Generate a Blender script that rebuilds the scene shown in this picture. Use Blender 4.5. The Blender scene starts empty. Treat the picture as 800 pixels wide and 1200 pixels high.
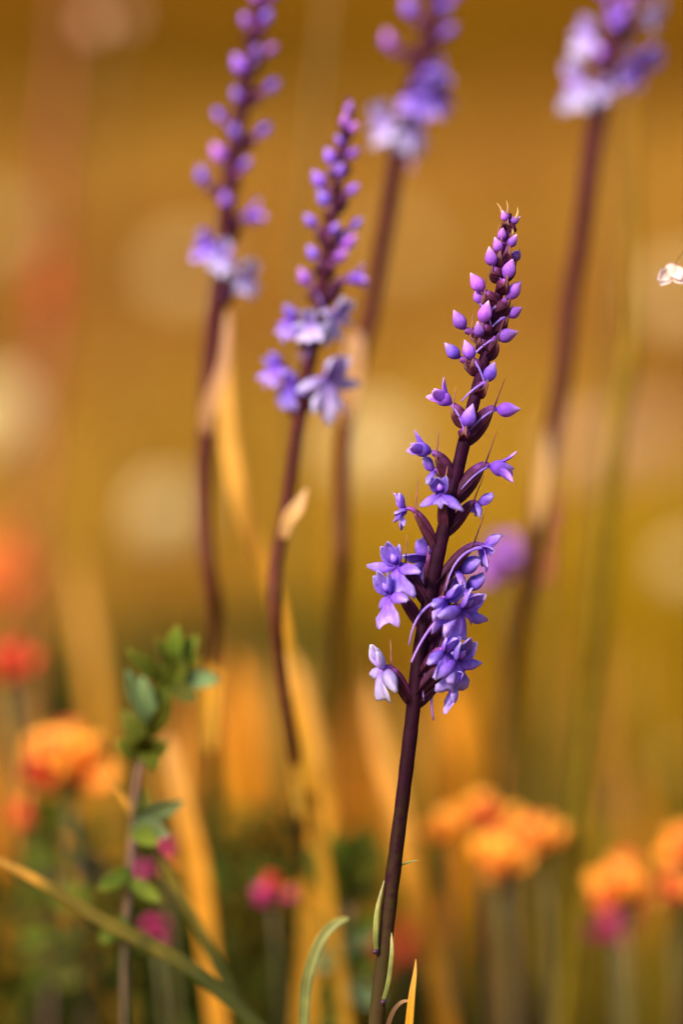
import bpy, math, random
import numpy as np
from mathutils import Vector, Matrix, noise

# ------------------------------------------------------------------ camera, sky, sun, exposure
scene = bpy.context.scene
COL = scene.collection
CAM_H, PITCH, LENS, FOCUS, FSTOP = 0.55, math.radians(12.0), 100.0, 0.55, 3.5
FPX = 1200 * LENS / 36.0
cam_data = bpy.data.cameras.new('camera')
cam_data.sensor_fit = 'VERTICAL'; cam_data.sensor_height = 36.0; cam_data.sensor_width = 24.0
cam_data.lens = LENS; cam_data.clip_start = 0.02; cam_data.clip_end = 500
cam_data.dof.use_dof = True; cam_data.dof.focus_distance = FOCUS; cam_data.dof.aperture_fstop = FSTOP
cam = bpy.data.objects.new('camera', cam_data); COL.objects.link(cam)
cam.location = (0, 0, CAM_H); cam.rotation_euler = (math.pi / 2 - PITCH, 0, 0)
scene.camera = cam

SUN_EL, SUN_AZ = math.radians(40), math.radians(-138)     # azimuth from +Y towards +X
sun_dir = Vector((math.sin(SUN_AZ) * math.cos(SUN_EL), math.cos(SUN_AZ) * math.cos(SUN_EL), math.sin(SUN_EL)))
w = bpy.data.worlds.new('World'); scene.world = w; w.use_nodes = True
nt = w.node_tree; nt.nodes.clear()
sky = nt.nodes.new('ShaderNodeTexSky'); sky.sky_type = 'NISHITA'; sky.sun_disc = False
sky.sun_elevation = SUN_EL; sky.sun_rotation = SUN_AZ; sky.dust_density = 4.0; sky.air_density = 1.0; sky.ozone_density = 1.0
bg = nt.nodes.new('ShaderNodeBackground'); bg.inputs['Strength'].default_value = 0.09
out = nt.nodes.new('ShaderNodeOutputWorld')
nt.links.new(sky.outputs[0], bg.inputs[0]); nt.links.new(bg.outputs[0], out.inputs[0])
sl = bpy.data.lights.new('sun', 'SUN'); sl.energy = 3.4; sl.angle = math.radians(10); sl.color = (1.0, 0.87, 0.70)
so = bpy.data.objects.new('sun', sl); COL.objects.link(so)
so.rotation_euler = (-sun_dir).to_track_quat('-Z', 'Y').to_euler(); so.location = sun_dir * 5
vs = scene.view_settings
vs.view_transform = 'Standard'; vs.look = 'None'; vs.gamma = 1.0; vs.use_curve_mapping = False
vs.exposure = 0.75
scene.cycles.use_denoising = True
scene.cycles.use_adaptive_sampling = False
scene.cycles.max_bounces = 8; scene.cycles.transmission_bounces = 6
scene.cycles.sample_clamp_indirect = 6.0

# ------------------------------------------------------------------ helpers
rng = random.Random(7)
CAM = Vector((0, 0, CAM_H))
FWD = Vector((0, math.cos(PITCH), -math.sin(PITCH)))
UPV = Vector((0, math.sin(PITCH), math.cos(PITCH)))
RGT = Vector((1, 0, 0))
def P(px, py, d):
    return CAM + FWD * d + RGT * ((px - 400) / FPX * d) - UPV * ((py - 600) / FPX * d)
def px2m(p, d): return p / FPX * d

def new_obj(name, data, parent=None):
    o = bpy.data.objects.new(name, data); COL.objects.link(o)
    if parent is not None: o.parent = parent
    return o
def tag(o, label=None, cat=None, group=None, kind=None):
    if label: o['label'] = label
    if cat: o['category'] = cat
    if group: o['group'] = group
    if kind: o['kind'] = kind
    return o
def thing(name, loc, label, cat, group=None):
    return tag_loc(new_obj(name, None), loc, label, cat, group)
def tag_loc(o, loc, label, cat, group):
    o.location = loc; o.empty_display_size = 0.01
    return tag(o, label, cat, group)

class MB:
    """collects vertices (world), faces and the attribute t (0..1 along the piece)"""
    def __init__(s): s.v = []; s.f = []; s.t = []
    def add(s, verts, faces, t):
        k = len(s.v); s.v += [tuple(x) for x in verts]; s.t += list(t)
        s.f += [tuple(i + k for i in f) for f in faces]
    def build(s, name, m, parent=None, base=None):
        base = base if base is not None else (parent_loc(parent) if parent else Vector((0, 0, 0)))
        me = bpy.data.meshes.new(name)
        me.from_pydata([(a - base[0], b - base[1], c - base[2]) for a, b, c in s.v], [], s.f)
        a = me.attributes.new('t', 'FLOAT', 'POINT'); a.data.foreach_set('value', s.t)
        me.polygons.foreach_set('use_smooth', [True] * len(me.polygons))
        me.materials.append(m); me.update()
        return new_obj(name, me, parent)
def parent_loc(p):
    while p.parent: p = p.parent
    return p.location

def spline(pts, n):
    """Catmull-Rom through tuples of numbers/Vectors (first item Vector, rest floats)"""
    out = []
    m = len(pts)
    for i in range(n + 1):
        u = i / n * (m - 1); k = min(int(u), m - 2); f = u - k
        q = [pts[max(0, min(m - 1, k + j))] for j in (-1, 0, 1, 2)]
        f2, f3 = f * f, f * f * f
        c = (-.5 * f3 + f2 - .5 * f, 1.5 * f3 - 2.5 * f2 + 1, -1.5 * f3 + 2 * f2 + .5 * f, .5 * f3 - .5 * f2)
        out.append(tuple(sum((q[j][a] * c[j] for j in range(1, 4)), q[0][a] * c[0]) for a in range(len(pts[0]))))
    return out

def tube(mb, pts, radii, seg=10, cap=True, ribs=0.0, t0=0.0, t1=1.0):
    n = len(pts); V = []; T = []
    tan = [(pts[min(i + 1, n - 1)] - pts[max(i - 1, 0)]).normalized() for i in range(n)]
    ref = Vector((0, 1, 0)) if abs(tan[0].y) < .9 else Vector((1, 0, 0))
    x = (ref - tan[0] * ref.dot(tan[0])).normalized()
    for i in range(n):
        x = (x - tan[i] * x.dot(tan[i])).normalized(); y = tan[i].cross(x)
        for k in range(seg):
            a = 2 * math.pi * k / seg
            r = radii[i] * (1 + ribs * math.cos(3 * a + i * .25))
            V.append(pts[i] + x * (math.cos(a) * r) + y * (math.sin(a) * r)); T.append(t0 + (t1 - t0) * i / (n - 1))
    F = [(i * seg + k, i * seg + (k + 1) % seg, (i + 1) * seg + (k + 1) % seg, (i + 1) * seg + k) for i in range(n - 1) for k in range(seg)]
    if cap:
        V.append(pts[0]); T.append(t0); V.append(pts[-1]); T.append(t1); a = n * seg
        F += [((k + 1) % seg, k, a) for k in range(seg)]
        b = (n - 1) * seg
        F += [(b + k, b + (k + 1) % seg, a + 1) for k in range(seg)]
    mb.add(V, F, T)

def sheet(mb, G, th, T=None):
    """closed double sheet from a grid of points G[i][j]; th thickness"""
    n, m = len(G), len(G[0])
    def nrm(i, j):
        a = G[min(i + 1, n - 1)][j] - G[max(i - 1, 0)][j]; b = G[i][min(j + 1, m - 1)] - G[i][max(j - 1, 0)]
        c = a.cross(b); return c.normalized() if c.length > 1e-14 else Vector((0, 0, 0))
    V = []; TT = []
    for s in (.5, -.5):
        for i in range(n):
            for j in range(m):
                e = .25 if (j in (0, m - 1) or i == n - 1) else 1.0
                V.append(G[i][j] + nrm(i, j) * (s * th * e)); TT.append(i / (n - 1) if T is None else T[i])
    F = []
    k = n * m
    for i in range(n - 1):
        for j in range(m - 1):
            a, b, c, d = i * m + j, i * m + j + 1, (i + 1) * m + j + 1, (i + 1) * m + j
            F.append((a, b, c, d)); F.append((k + d, k + c, k + b, k + a))
    rim = [j for j in range(m)] + [i * m + m - 1 for i in range(1, n)] + [(n - 1) * m + j for j in range(m - 2, -1, -1)] + [i * m for i in range(n - 2, 0, -1)]
    for a, b in zip(rim, rim[1:] + rim[:1]): F.append((b, a, k + a, k + b))
    mb.add(V, F, TT)

def ribbon(mb, ctrl, face=None, n=24, m=5, fold=.25, th=.0003, twist=0.0):
    """grass blade: ctrl = [(Vector, halfwidth)], face = direction the flat side looks at"""
    S = spline(ctrl, n); face = Vector(face) if face is not None else -FWD
    G = []
    for i, (p, hw) in enumerate(S):
        tg = (S[min(i + 1, n)][0] - S[max(i - 1, 0)][0]).normalized()
        sd = tg.cross(face).normalized(); nn = sd.cross(tg).normalized()
        a = twist * i / n
        s2 = sd * math.cos(a) + nn * math.sin(a); n2 = nn * math.cos(a) - sd * math.sin(a)
        hw = max(hw, .00004)
        G.append([p + s2 * (hw * v) + n2 * (fold * hw * (abs(v) - .5)) for v in [(-1 + 2 * j / (m - 1)) for j in range(m)]])
    sheet(mb, G, th)

# ------------------------------------------------------------------ materials
MATS = {}
def mat(name, stops, rough=.5, trans=0.0, nscale=300, namt=.25, bump=.0, spec=.35, tcol=None, rnd=.15, subs=0.0, rattr=False):
    """stops: [(t, rgb)] along the attribute t; noise varies the value, object random varies the tone"""
    m = bpy.data.materials.new(name); m.use_nodes = True; t = m.node_tree; N = t.nodes; L = t.links
    N.clear(); o = N.new('ShaderNodeOutputMaterial')
    at = N.new('ShaderNodeAttribute'); at.attribute_name = 't'
    tc = N.new('ShaderNodeTexCoord')
    nz = N.new('ShaderNodeTexNoise'); nz.inputs['Scale'].default_value = nscale; nz.inputs['Detail'].default_value = 4
    L.new(tc.outputs['Object'], nz.inputs['Vector'])
    # t + noise wobble
    ma = N.new('ShaderNodeMath'); ma.operation = 'MULTIPLY_ADD'; ma.inputs[1].default_value = .35; L.new(nz.outputs[0], ma.inputs[0])
    sb = N.new('ShaderNodeMath'); sb.operation = 'SUBTRACT'; sb.inputs[1].default_value = .175; L.new(at.outputs['Fac'], sb.inputs[0]); L.new(sb.outputs[0], ma.inputs[2])
    cr = N.new('ShaderNodeValToRGB'); L.new(ma.outputs[0], cr.inputs[0])
    e = cr.color_ramp.elements
    while len(e) < len(stops): e.new(.5)
    for q, (pos, c) in zip(e, stops): q.position = pos; q.color = (*c, 1)
    hs = N.new('ShaderNodeHueSaturation'); L.new(cr.outputs[0], hs.inputs['Color'])
    # value from noise and from random
    if rattr:
        ra = N.new('ShaderNodeAttribute'); ra.attribute_name = 'r'; rs = ra.outputs['Fac']
    else:
        oi = N.new('ShaderNodeObjectInfo'); rs = oi.outputs['Random']
    v1 = N.new('ShaderNodeMapRange'); v1.inputs[1].default_value = .3; v1.inputs[2].default_value = .7; v1.inputs[3].default_value = 1 - namt; v1.inputs[4].default_value = 1 + namt
    L.new(nz.outputs[0], v1.inputs[0])
    v2 = N.new('ShaderNodeMapRange'); v2.inputs[3].default_value = 1 - rnd; v2.inputs[4].default_value = 1 + rnd; L.new(rs, v2.inputs[0])
    mu = N.new('ShaderNodeMath'); mu.operation = 'MULTIPLY'; L.new(v1.outputs[0], mu.inputs[0]); L.new(v2.outputs[0], mu.inputs[1])
    L.new(mu.outputs[0], hs.inputs['Value'])
    v3 = N.new('ShaderNodeMapRange'); v3.inputs[3].default_value = .5 - rnd * .07; v3.inputs[4].default_value = .5 + rnd * .07; L.new(rs, v3.inputs[0]); L.new(v3.outputs[0], hs.inputs['Hue'])
    b = N.new('ShaderNodeBsdfPrincipled'); L.new(hs.outputs[0], b.inputs['Base Color'])
    b.inputs['Roughness'].default_value = rough; b.inputs['Specular IOR Level'].default_value = spec
    if subs:
        b.inputs['Subsurface Weight'].default_value = subs; b.inputs['Subsurface Radius'].default_value = (1, .6, 1); b.inputs['Subsurface Scale'].default_value = .0008
    if bump:
        bp = N.new('ShaderNodeBump'); bp.inputs['Strength'].default_value = bump; bp.inputs['Distance'].default_value = .0003
        n2 = N.new('ShaderNodeTexNoise'); n2.inputs['Scale'].default_value = nscale * 4; n2.inputs['Detail'].default_value = 3
        L.new(tc.outputs['Object'], n2.inputs['Vector']); L.new(n2.outputs[0], bp.inputs['Height']); L.new(bp.outputs[0], b.inputs['Normal'])
    sh = b.outputs[0]
    if trans:
        tr = N.new('ShaderNodeBsdfTranslucent'); mx = N.new('ShaderNodeMixShader'); mx.inputs[0].default_value = trans
        if tcol:
            mm = N.new('ShaderNodeMixRGB'); mm.blend_type = 'MULTIPLY'; mm.inputs[0].default_value = 1; mm.inputs[2].default_value = (*tcol, 1); L.new(hs.outputs[0], mm.inputs[1]); L.new(mm.outputs[0], tr.inputs[0])
        else: L.new(hs.outputs[0], tr.inputs[0])
        L.new(sh, mx.inputs[1]); L.new(tr.outputs[0], mx.inputs[2]); sh = mx.outputs[0]
    L.new(sh, o.inputs[0]); MATS[name] = m
    return m

mat('orchid_stem', [(0.0, (.055, .045, .010)), (.13, (.040, .024, .008)), (.24, (.019, .003, .008)), (.45, (.018, .0018, .012)), (.8, (.030, .003, .024)), (1.0, (.09, .013, .08))], rough=.6, spec=.08, nscale=500, namt=.3, bump=.25, rnd=.05)
mat('orchid_stem_brown', [(0.0, (.13, .06, .02)), (.3, (.11, .035, .016)), (.6, (.058, .009, .012)), (.85, (.046, .005, .020)), (1.0, (.12, .022, .11))], rough=.6, spec=.1, nscale=300, namt=.3, bump=.2, rnd=.12)
mat('ovary', [(0.0, (.045, .008, .024)), (.6, (.065, .009, .045)), (1.0, (.26, .07, .42))], rough=.6, spec=.12, nscale=700, namt=.3, bump=.2, rnd=.2, subs=.2)
mat('bract', [(0.0, (.045, .008, .018)), (.45, (.085, .016, .034)), (1.0, (.40, .15, .12))], rough=.5, trans=.3, nscale=600, namt=.25, rnd=.2)
mat('bud', [(0.0, (.16, .045, .40)), (.4, (.25, .075, .56)), (.8, (.40, .16, .62)), (1.0, (.66, .36, .60))], rough=.6, spec=.2, nscale=500, namt=.2, bump=.15, rnd=.2, subs=.35)
mat('bud_violet', [(0.0, (.10, .03, .40)), (.5, (.21, .08, .70)), (1.0, (.46, .27, .84))], rough=.6, spec=.2, nscale=500, namt=.2, bump=.15, rnd=.15, subs=.35)
mat('petal', [(0.0, (.10, .025, .42)), (.3, (.25, .11, .78)), (.7, (.37, .22, .90)), (1.0, (.56, .44, .94))], rough=.6, spec=.2, trans=.38, nscale=700, namt=.24, bump=.15, rnd=.12, subs=.2)
mat('lip', [(0.0, (.14, .03, .48)), (.25, (.28, .12, .80)), (.7, (.38, .24, .90)), (1.0, (.54, .38, .92))], rough=.6, spec=.2, trans=.38, nscale=700, namt=.26, bump=.15, rnd=.12, subs=.2)
mat('spur', [(0.0, (.26, .14, .78)), (1.0, (.34, .20, .66))], rough=.4, trans=.15, nscale=400, namt=.15, rnd=.15, subs=.3)
mat('petal_pale', [(0.0, (.34, .16, .72)), (.4, (.52, .40, .88)), (1.0, (.68, .62, .92))], rough=.5, trans=.38, nscale=450, namt=.16, rnd=.14, subs=.2)
mat('tip_pale', [(0.0, (.55, .30, .16)), (1.0, (.80, .60, .22))], rough=.5, trans=.4, nscale=400, rnd=.1)
mat('leaf_sheath', [(0.0, (.13, .15, .03)), (.6, (.30, .30, .08)), (1.0, (.55, .50, .26))], rough=.5, trans=.35, nscale=300, rnd=.15)
mat('leaf_node', [(0.0, (.05, .018, .04)), (1.0, (.08, .03, .07))], rough=.3, nscale=500)
mat('dry_sheath', [(0.0, (.40, .19, .07)), (.4, (.74, .43, .16)), (1.0, (.82, .52, .30))], rough=.55, trans=.4, nscale=120, namt=.1, rnd=.15)
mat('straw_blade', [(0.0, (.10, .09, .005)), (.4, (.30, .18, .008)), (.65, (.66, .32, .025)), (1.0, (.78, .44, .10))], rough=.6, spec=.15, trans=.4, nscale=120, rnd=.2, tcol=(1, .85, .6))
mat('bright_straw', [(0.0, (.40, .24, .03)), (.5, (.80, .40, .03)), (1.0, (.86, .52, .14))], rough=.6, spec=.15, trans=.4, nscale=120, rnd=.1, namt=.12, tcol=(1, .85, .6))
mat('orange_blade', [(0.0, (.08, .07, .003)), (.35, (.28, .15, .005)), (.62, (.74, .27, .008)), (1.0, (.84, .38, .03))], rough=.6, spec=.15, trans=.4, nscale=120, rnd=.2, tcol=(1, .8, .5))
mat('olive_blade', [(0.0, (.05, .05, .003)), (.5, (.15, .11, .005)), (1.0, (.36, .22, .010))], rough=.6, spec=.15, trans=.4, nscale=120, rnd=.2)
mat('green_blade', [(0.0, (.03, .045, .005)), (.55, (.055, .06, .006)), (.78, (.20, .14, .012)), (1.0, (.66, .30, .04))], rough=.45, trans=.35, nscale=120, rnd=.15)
mat('pale_green_blade', [(0.0, (.16, .18, .04)), (1.0, (.34, .34, .10))], rough=.45, trans=.35, nscale=200, rnd=.1)
mat('herb_leaf', [(0.0, (.075, .095, .008)), (1.0, (.15, .17, .016))], rough=.6, spec=.15, trans=.35, nscale=150, rnd=.45)
mat('herb_leaf_blue', [(0.0, (.10, .16, .06)), (1.0, (.20, .29, .11))], rough=.5, trans=.3, nscale=150, rnd=.3)
mat('herb_stem', [(0.0, (.06, .055, .02)), (.5, (.14, .07, .06)), (1.0, (.12, .11, .04))], rough=.5, nscale=150)
mat('trefoil_petal', [(0.0, (.92, .12, .03)), (.35, (.97, .27, .03)), (.75, (.98, .40, .04)), (1.0, (.98, .46, .05))], rough=.6, trans=.2, nscale=150, namt=.15, rnd=.1)
mat('trefoil_red', [(0.0, (.70, .05, .03)), (1.0, (.88, .13, .05))], rough=.5, trans=.4, nscale=150, namt=.15, rnd=.15)
mat('magenta_petal', [(0.0, (.45, .02, .14)), (1.0, (.72, .05, .26))], rough=.5, trans=.35, nscale=200, rnd=.2)
mat('cream_floret', [(0.0, (.82, .62, .26)), (1.0, (.90, .74, .40))], rough=.6, trans=.3, nscale=200, rnd=.08)
mat('pink_floret', [(0.0, (.70, .40, .22)), (1.0, (.80, .50, .32))], rough=.6, trans=.3, nscale=200, rnd=.1)
mat('violet_floret', [(0.0, (.52, .16, .80)), (1.0, (.70, .30, .95))], rough=.6, trans=.3, nscale=200, rnd=.1)
mat('red_spike', [(0.0, (.30, .12, .04)), (.6, (.45, .12, .05)), (1.0, (.30, .12, .05))], rough=.6, trans=.2, nscale=150, rnd=.1)
mat('plain_stalk', [(0.0, (.10, .08, .01)), (.5, (.18, .10, .01)), (1.0, (.20, .09, .01))], rough=.5, trans=.15, nscale=150, rnd=.2)
mat('ochre_stalk', [(0.0, (.13, .095, .006)), (.5, (.24, .15, .010)), (1.0, (.32, .16, .012))], rough=.6, spec=.1, trans=.15, nscale=150, rnd=.1)
mat('white_petal', [(0.0, (.70, .50, .42)), (1.0, (.85, .74, .74))], rough=.5, trans=.35, nscale=300, rnd=.08)
mat('brown_head', [(0.0, (.08, .05, .02)), (1.0, (.14, .08, .03))], rough=.7, nscale=200)
# meadow stuff: attribute r (0..1 per blade)
mat('meadow_dry', [(0.0, (.19, .12, .012)), (.35, (.42, .195, .022)), (1.0, (.53, .265, .042))], rough=.7, spec=.1, trans=.35, nscale=6, namt=.18, rnd=.3, rattr=True)
mat('meadow_far', [(0.0, (.10, .046, .002)), (.5, (.20, .085, .003)), (1.0, (.25, .108, .004))], rough=.8, spec=.05, trans=.3, nscale=1.2, namt=.25, rnd=.3, rattr=True)
mat('meadow_olive', [(0.0, (.10, .075, .003)), (.4, (.25, .155, .004)), (1.0, (.52, .26, .008))], rough=.7, spec=.1, trans=.35, nscale=8, namt=.25, rnd=.4, rattr=True)
mat('undergrowth', [(0.0, (.030, .038, .003)), (1.0, (.065, .075, .007))], rough=.7, spec=.1, trans=.35, nscale=12, namt=.4, rnd=.6, rattr=True)

# ------------------------------------------------------------------ ground
def ground():
    m = bpy.data.materials.new('meadow_soil'); m.use_nodes = True; t = m.node_tree; N = t.nodes; L = t.links
    b = N['Principled BSDF']; b.inputs['Roughness'].default_value = .9; b.inputs['Specular IOR Level'].default_value = .05
    tc = N.new('ShaderNodeTexCoord')
    n1 = N.new('ShaderNodeTexNoise'); n1.inputs['Scale'].default_value = 1.3; n1.inputs['Detail'].default_value = 8; L.new(tc.outputs['Object'], n1.inputs['Vector'])
    cr = N.new('ShaderNodeValToRGB'); e = cr.color_ramp.elements; e.new(.5)
    for q, (p, c) in zip(e, [(.3, (.12, .06, .004)), (.5, (.20, .095, .006)), (.7, (.27, .125, .01))]): q.position = p; q.color = (*c, 1)
    L.new(n1.outputs[0], cr.inputs[0]); L.new(cr.outputs[0], b.inputs['Base Color'])
    bp = N.new('ShaderNodeBump'); bp.inputs['Distance'].default_value = .03; n2 = N.new('ShaderNodeTexNoise'); n2.inputs['Scale'].default_value = 30; n2.inputs['Detail'].default_value = 6
    L.new(tc.outputs['Object'], n2.inputs['Vector']); L.new(n2.outputs[0], bp.inputs['Height']); L.new(bp.outputs[0], b.inputs['Normal'])
    # one sheet: fine near the camera, coarse towards the horizon
    ys = [-60, -10, -2] + [-1 + .12 * i for i in range(60)] + [6.5, 8, 10, 14, 20, 30, 50, 90, 160, 300]
    xs = [-300, -120, -50, -20, -8] + [-4 + .2 * i for i in range(41)] + [8, 20, 50, 120, 300]
    V = [(x, y, .012 * noise.noise(Vector((x * 2.1, y * 2.1, 0))) + .006 * noise.noise(Vector((x * 7, y * 7, 3)))) for y in ys for x in xs]
    n = len(xs)
    F = [(j * n + i, j * n + i + 1, (j + 1) * n + i + 1, (j + 1) * n + i) for j in range(len(ys) - 1) for i in range(n - 1)]
    me = bpy.data.meshes.new('ground'); me.from_pydata(V, [], F); me.materials.append(m)
    me.polygons.foreach_set('use_smooth', [True] * len(F))
    tag(new_obj('ground', me), kind='structure')
ground()

# ------------------------------------------------------------------ meadow stuff (uncountable grass)
nr = np.random.default_rng(3)
def clump(x, y, s, seed):
    """cheap smooth value noise in numpy, 0..1"""
    a = np.zeros_like(x)
    r = np.random.default_rng(seed)
    for k in range(7):
        f = s * r.uniform(.6, 1.8); an = r.uniform(0, 6.28); ph = r.uniform(0, 6.28)
        a += np.sin((x * math.cos(an) + y * math.sin(an)) * f + ph)
    return .5 + .5 * np.tanh(a / 2.2)
def grass(name, label, m, x, y, h, hw, lean, r, levels=5):
    n = len(x)
    az = nr.uniform(0, 2 * np.pi, n); fa = nr.uniform(0, 2 * np.pi, n)
    V = np.zeros((n, levels * 2 - 1, 3)); T = np.zeros((n, levels * 2 - 1))
    for i in range(levels):
        u = i / (levels - 1)
        bx = x + np.cos(az) * lean * h * u ** 2; by = y + np.sin(az) * lean * h * u ** 2
        bz = h * u * (1 - .35 * lean * u) - .01
        ww = hw * (1 - u ** 1.6)
        if i < levels - 1:
            V[:, 2 * i] = np.stack([bx - np.cos(fa) * ww, by - np.sin(fa) * ww, bz], 1)
            V[:, 2 * i + 1] = np.stack([bx + np.cos(fa) * ww, by + np.sin(fa) * ww, bz], 1)
            T[:, 2 * i] = T[:, 2 * i + 1] = u
        else:
            V[:, 2 * i] = np.stack([bx, by, bz], 1); T[:, 2 * i] = u
    k = levels * 2 - 1
    fs = []
    for i in range(levels - 2):
        a = 2 * i; fs += [(a, a + 1, a + 3), (a, a + 3, a + 2)]
    a = 2 * (levels - 2); fs.append((a, a + 1, a + 2))
    fs = np.array(fs); F = (fs[None] + (np.arange(n) * k)[:, None, None]).reshape(-1, 3)
    return np_mesh(name, label, m, V.reshape(-1, 3), F, T.ravel(), np.repeat(r, k))
def np_mesh(name, label, m, V, F, T, R):
    me = bpy.data.meshes.new(name)
    me.vertices.add(len(V)); me.vertices.foreach_set('co', V.astype(np.float32).ravel())
    me.loops.add(len(F) * 3); me.loops.foreach_set('vertex_index', F.astype(np.int32).ravel())
    me.polygons.add(len(F)); me.polygons.foreach_set('loop_start', np.arange(0, len(F) * 3, 3, dtype=np.int32))
    me.update(calc_edges=True)
    for nm, d in (('t', T), ('r', R)):
        a = me.attributes.new(nm, 'FLOAT', 'POINT'); a.data.foreach_set('value', np.clip(d, 0, 1).astype(np.float32))
    me.polygons.foreach_set('use_smooth', np.ones(len(F), dtype=bool))
    me.materials.append(m); me.validate()
    return tag(new_obj(name, me), label, kind='stuff')
def wedge(n, y0, y1, power=1.0, half=.20, pad=.25):
    """scatter points in front of the viewer, denser near"""
    u = nr.uniform(0, 1, n) ** power
    y = y0 + (y1 - y0) * u
    x = nr.uniform(-1, 1, n) * (half * y + pad)
    return x, y

x, y = wedge(52000, 1.35, 7.5, 1.25)
c = clump(x, y, 5.0, 1); c2 = clump(x, y, 14.0, 5)
grass('dry_grass', 'golden dry meadow grass filling the ground behind the orchids', MATS['meadow_dry'], x, y,
      (.08 + .12 * c2) * (.75 + .25 * np.clip((y - 1.3) / 2, 0, 1)) * nr.uniform(.6, 1.25, len(x)), nr.uniform(.0012, .0026, len(x)), nr.uniform(.1, .7, len(x)), np.clip(c * .7 + nr.uniform(0, .3, len(x)), 0, 1))
x, y = wedge(60000, 6.8, 45, 1.7)
c = clump(x, y, 1.3, 2)
grass('brown_grass', 'darker brown grass of the distant meadow', MATS['meadow_far'], x, y,
      .26 * nr.uniform(.6, 1.3, len(x)), .0028 * (y / 7) * nr.uniform(.6, 1.3, len(x)), nr.uniform(.1, .6, len(x)), np.clip(c * .7 + nr.uniform(0, .3, len(x)), 0, 1))
x, y = wedge(20000, .80, 1.75, 1.0, pad=.15)
keep = nr.uniform(0, 1, len(x)) < np.where(x < -.02 * y, .14, 1.0); x, y = x[keep], y[keep]
c = clump(x, y, 9.0, 4)
grass('olive_grass', 'thin olive and ochre grass among the low herbs', MATS['meadow_olive'], x, y,
      (.13 + .15 * c) * nr.uniform(.6, 1.2, len(x)), nr.uniform(.0010, .0022, len(x)), nr.uniform(.05, .5, len(x)), np.clip(c * .6 + nr.uniform(0, .4, len(x)), 0, 1))
def undergrowth(n):
    x, y = wedge(n, .66, 1.5, 1.0, pad=.12)
    c = clump(x, y, 16.0, 9); keep = nr.uniform(0, 1, n) < (.25 + .75 * c) * np.where(x > .015 * y, .45, 1.0)
    x, y, c = x[keep], y[keep], c[keep]; n = len(x)
    top = np.where(x < 0, .31, .22) * (1 - .42 * np.clip((y - .66) / .84, 0, 1)) * (.55 + .55 * c)
    z = nr.uniform(.12, 1, n) ** .45 * top
    L = nr.uniform(.006, .014, n); W = L * nr.uniform(.18, .34, n)
    az = nr.uniform(0, 6.283, n); el = nr.uniform(-.3, 1.1, n)
    d = np.stack([np.cos(az) * np.cos(el), np.sin(az) * np.cos(el), np.sin(el)], 1)
    s = np.stack([-np.sin(az), np.cos(az), np.zeros(n)], 1)
    nn = np.cross(d, s)
    p = np.stack([x, y, z], 1)
    V = np.stack([p, p + d * (L * .5)[:, None] + s * W[:, None] + nn * (W * .3)[:, None], p + d * L[:, None], p + d * (L * .5)[:, None] - s * W[:, None] + nn * (W * .3)[:, None]], 1)
    F = (np.array([(0, 1, 2), (0, 2, 3)])[None] + (np.arange(n) * 4)[:, None, None]).reshape(-1, 3)
    T = np.tile(np.array([0, .5, 1, .5]), n)
    np_mesh('undergrowth', 'low tangled green herb leaves under the flowers', MATS['undergrowth'], V.reshape(-1, 3), F, T, np.repeat(np.clip(c * .5 + nr.uniform(0, .5, n), 0, 1), 4))
    # the thin stalks that carry those leaves
    k = nr.permutation(n)[:n // 6]
    grass('herb_stalks', 'thin stalks of the low herb leaves', MATS['undergrowth'], x[k], y[k], top[k], np.full(len(k), .0007), nr.uniform(0, .3, len(k)), nr.uniform(0, 1, len(k)), 4)
undergrowth(95000)

# ------------------------------------------------------------------ orchids
def bez(a, b, c, d, n):
    return [a * ((1 - t) ** 3) + b * (3 * t * (1 - t) ** 2) + c * (3 * t * t * (1 - t)) + d * (t ** 3) for t in [i / n for i in range(n + 1)]]
def frame(f, up):
    f = f.normalized(); l = up.cross(f).normalized(); u = f.cross(l)
    return f, l, u
def bud_mesh(mb, c, axis, L, W, open_=0.0, hook=.35, seg=18):
    axis = axis.normalized(); ref = Vector((.3, 1, .2)); x = (ref - axis * ref.dot(axis)).normalized(); y = axis.cross(x)
    prof = [(0, .16), (.06, .42), (.16, .72), (.3, .95), (.44, 1.0), (.58, .88), (.72, .64), (.84, .38), (.94, .17), (1, .04)]
    V = []; T = []
    for i, (u, r) in enumerate(prof):
        cc = c + axis * ((u - .45) * L) + x * (hook * W * (u - .3) ** 2)
        for k in range(seg):
            a = 2 * math.pi * k / seg
            rr = W * .5 * r * (1 + .05 * math.cos(3 * a) - .13 * max(0, math.cos(3 * a + 1.0)) ** 6 * (u > .2) + open_ * u * .35 * max(0, math.cos(3 * a)))
            V.append(cc + x * (math.cos(a) * rr) + y * (math.sin(a) * rr)); T.append(u)
    n = len(prof)
    F = [(i * seg + k, i * seg + (k + 1) % seg, (i + 1) * seg + (k + 1) % seg, (i + 1) * seg + k) for i in range(n - 1) for k in range(seg)]
    F.append(tuple(range(seg - 1, -1, -1))); F.append(tuple(range((n - 1) * seg, n * seg)))
    mb.add(V, F, T)
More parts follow.
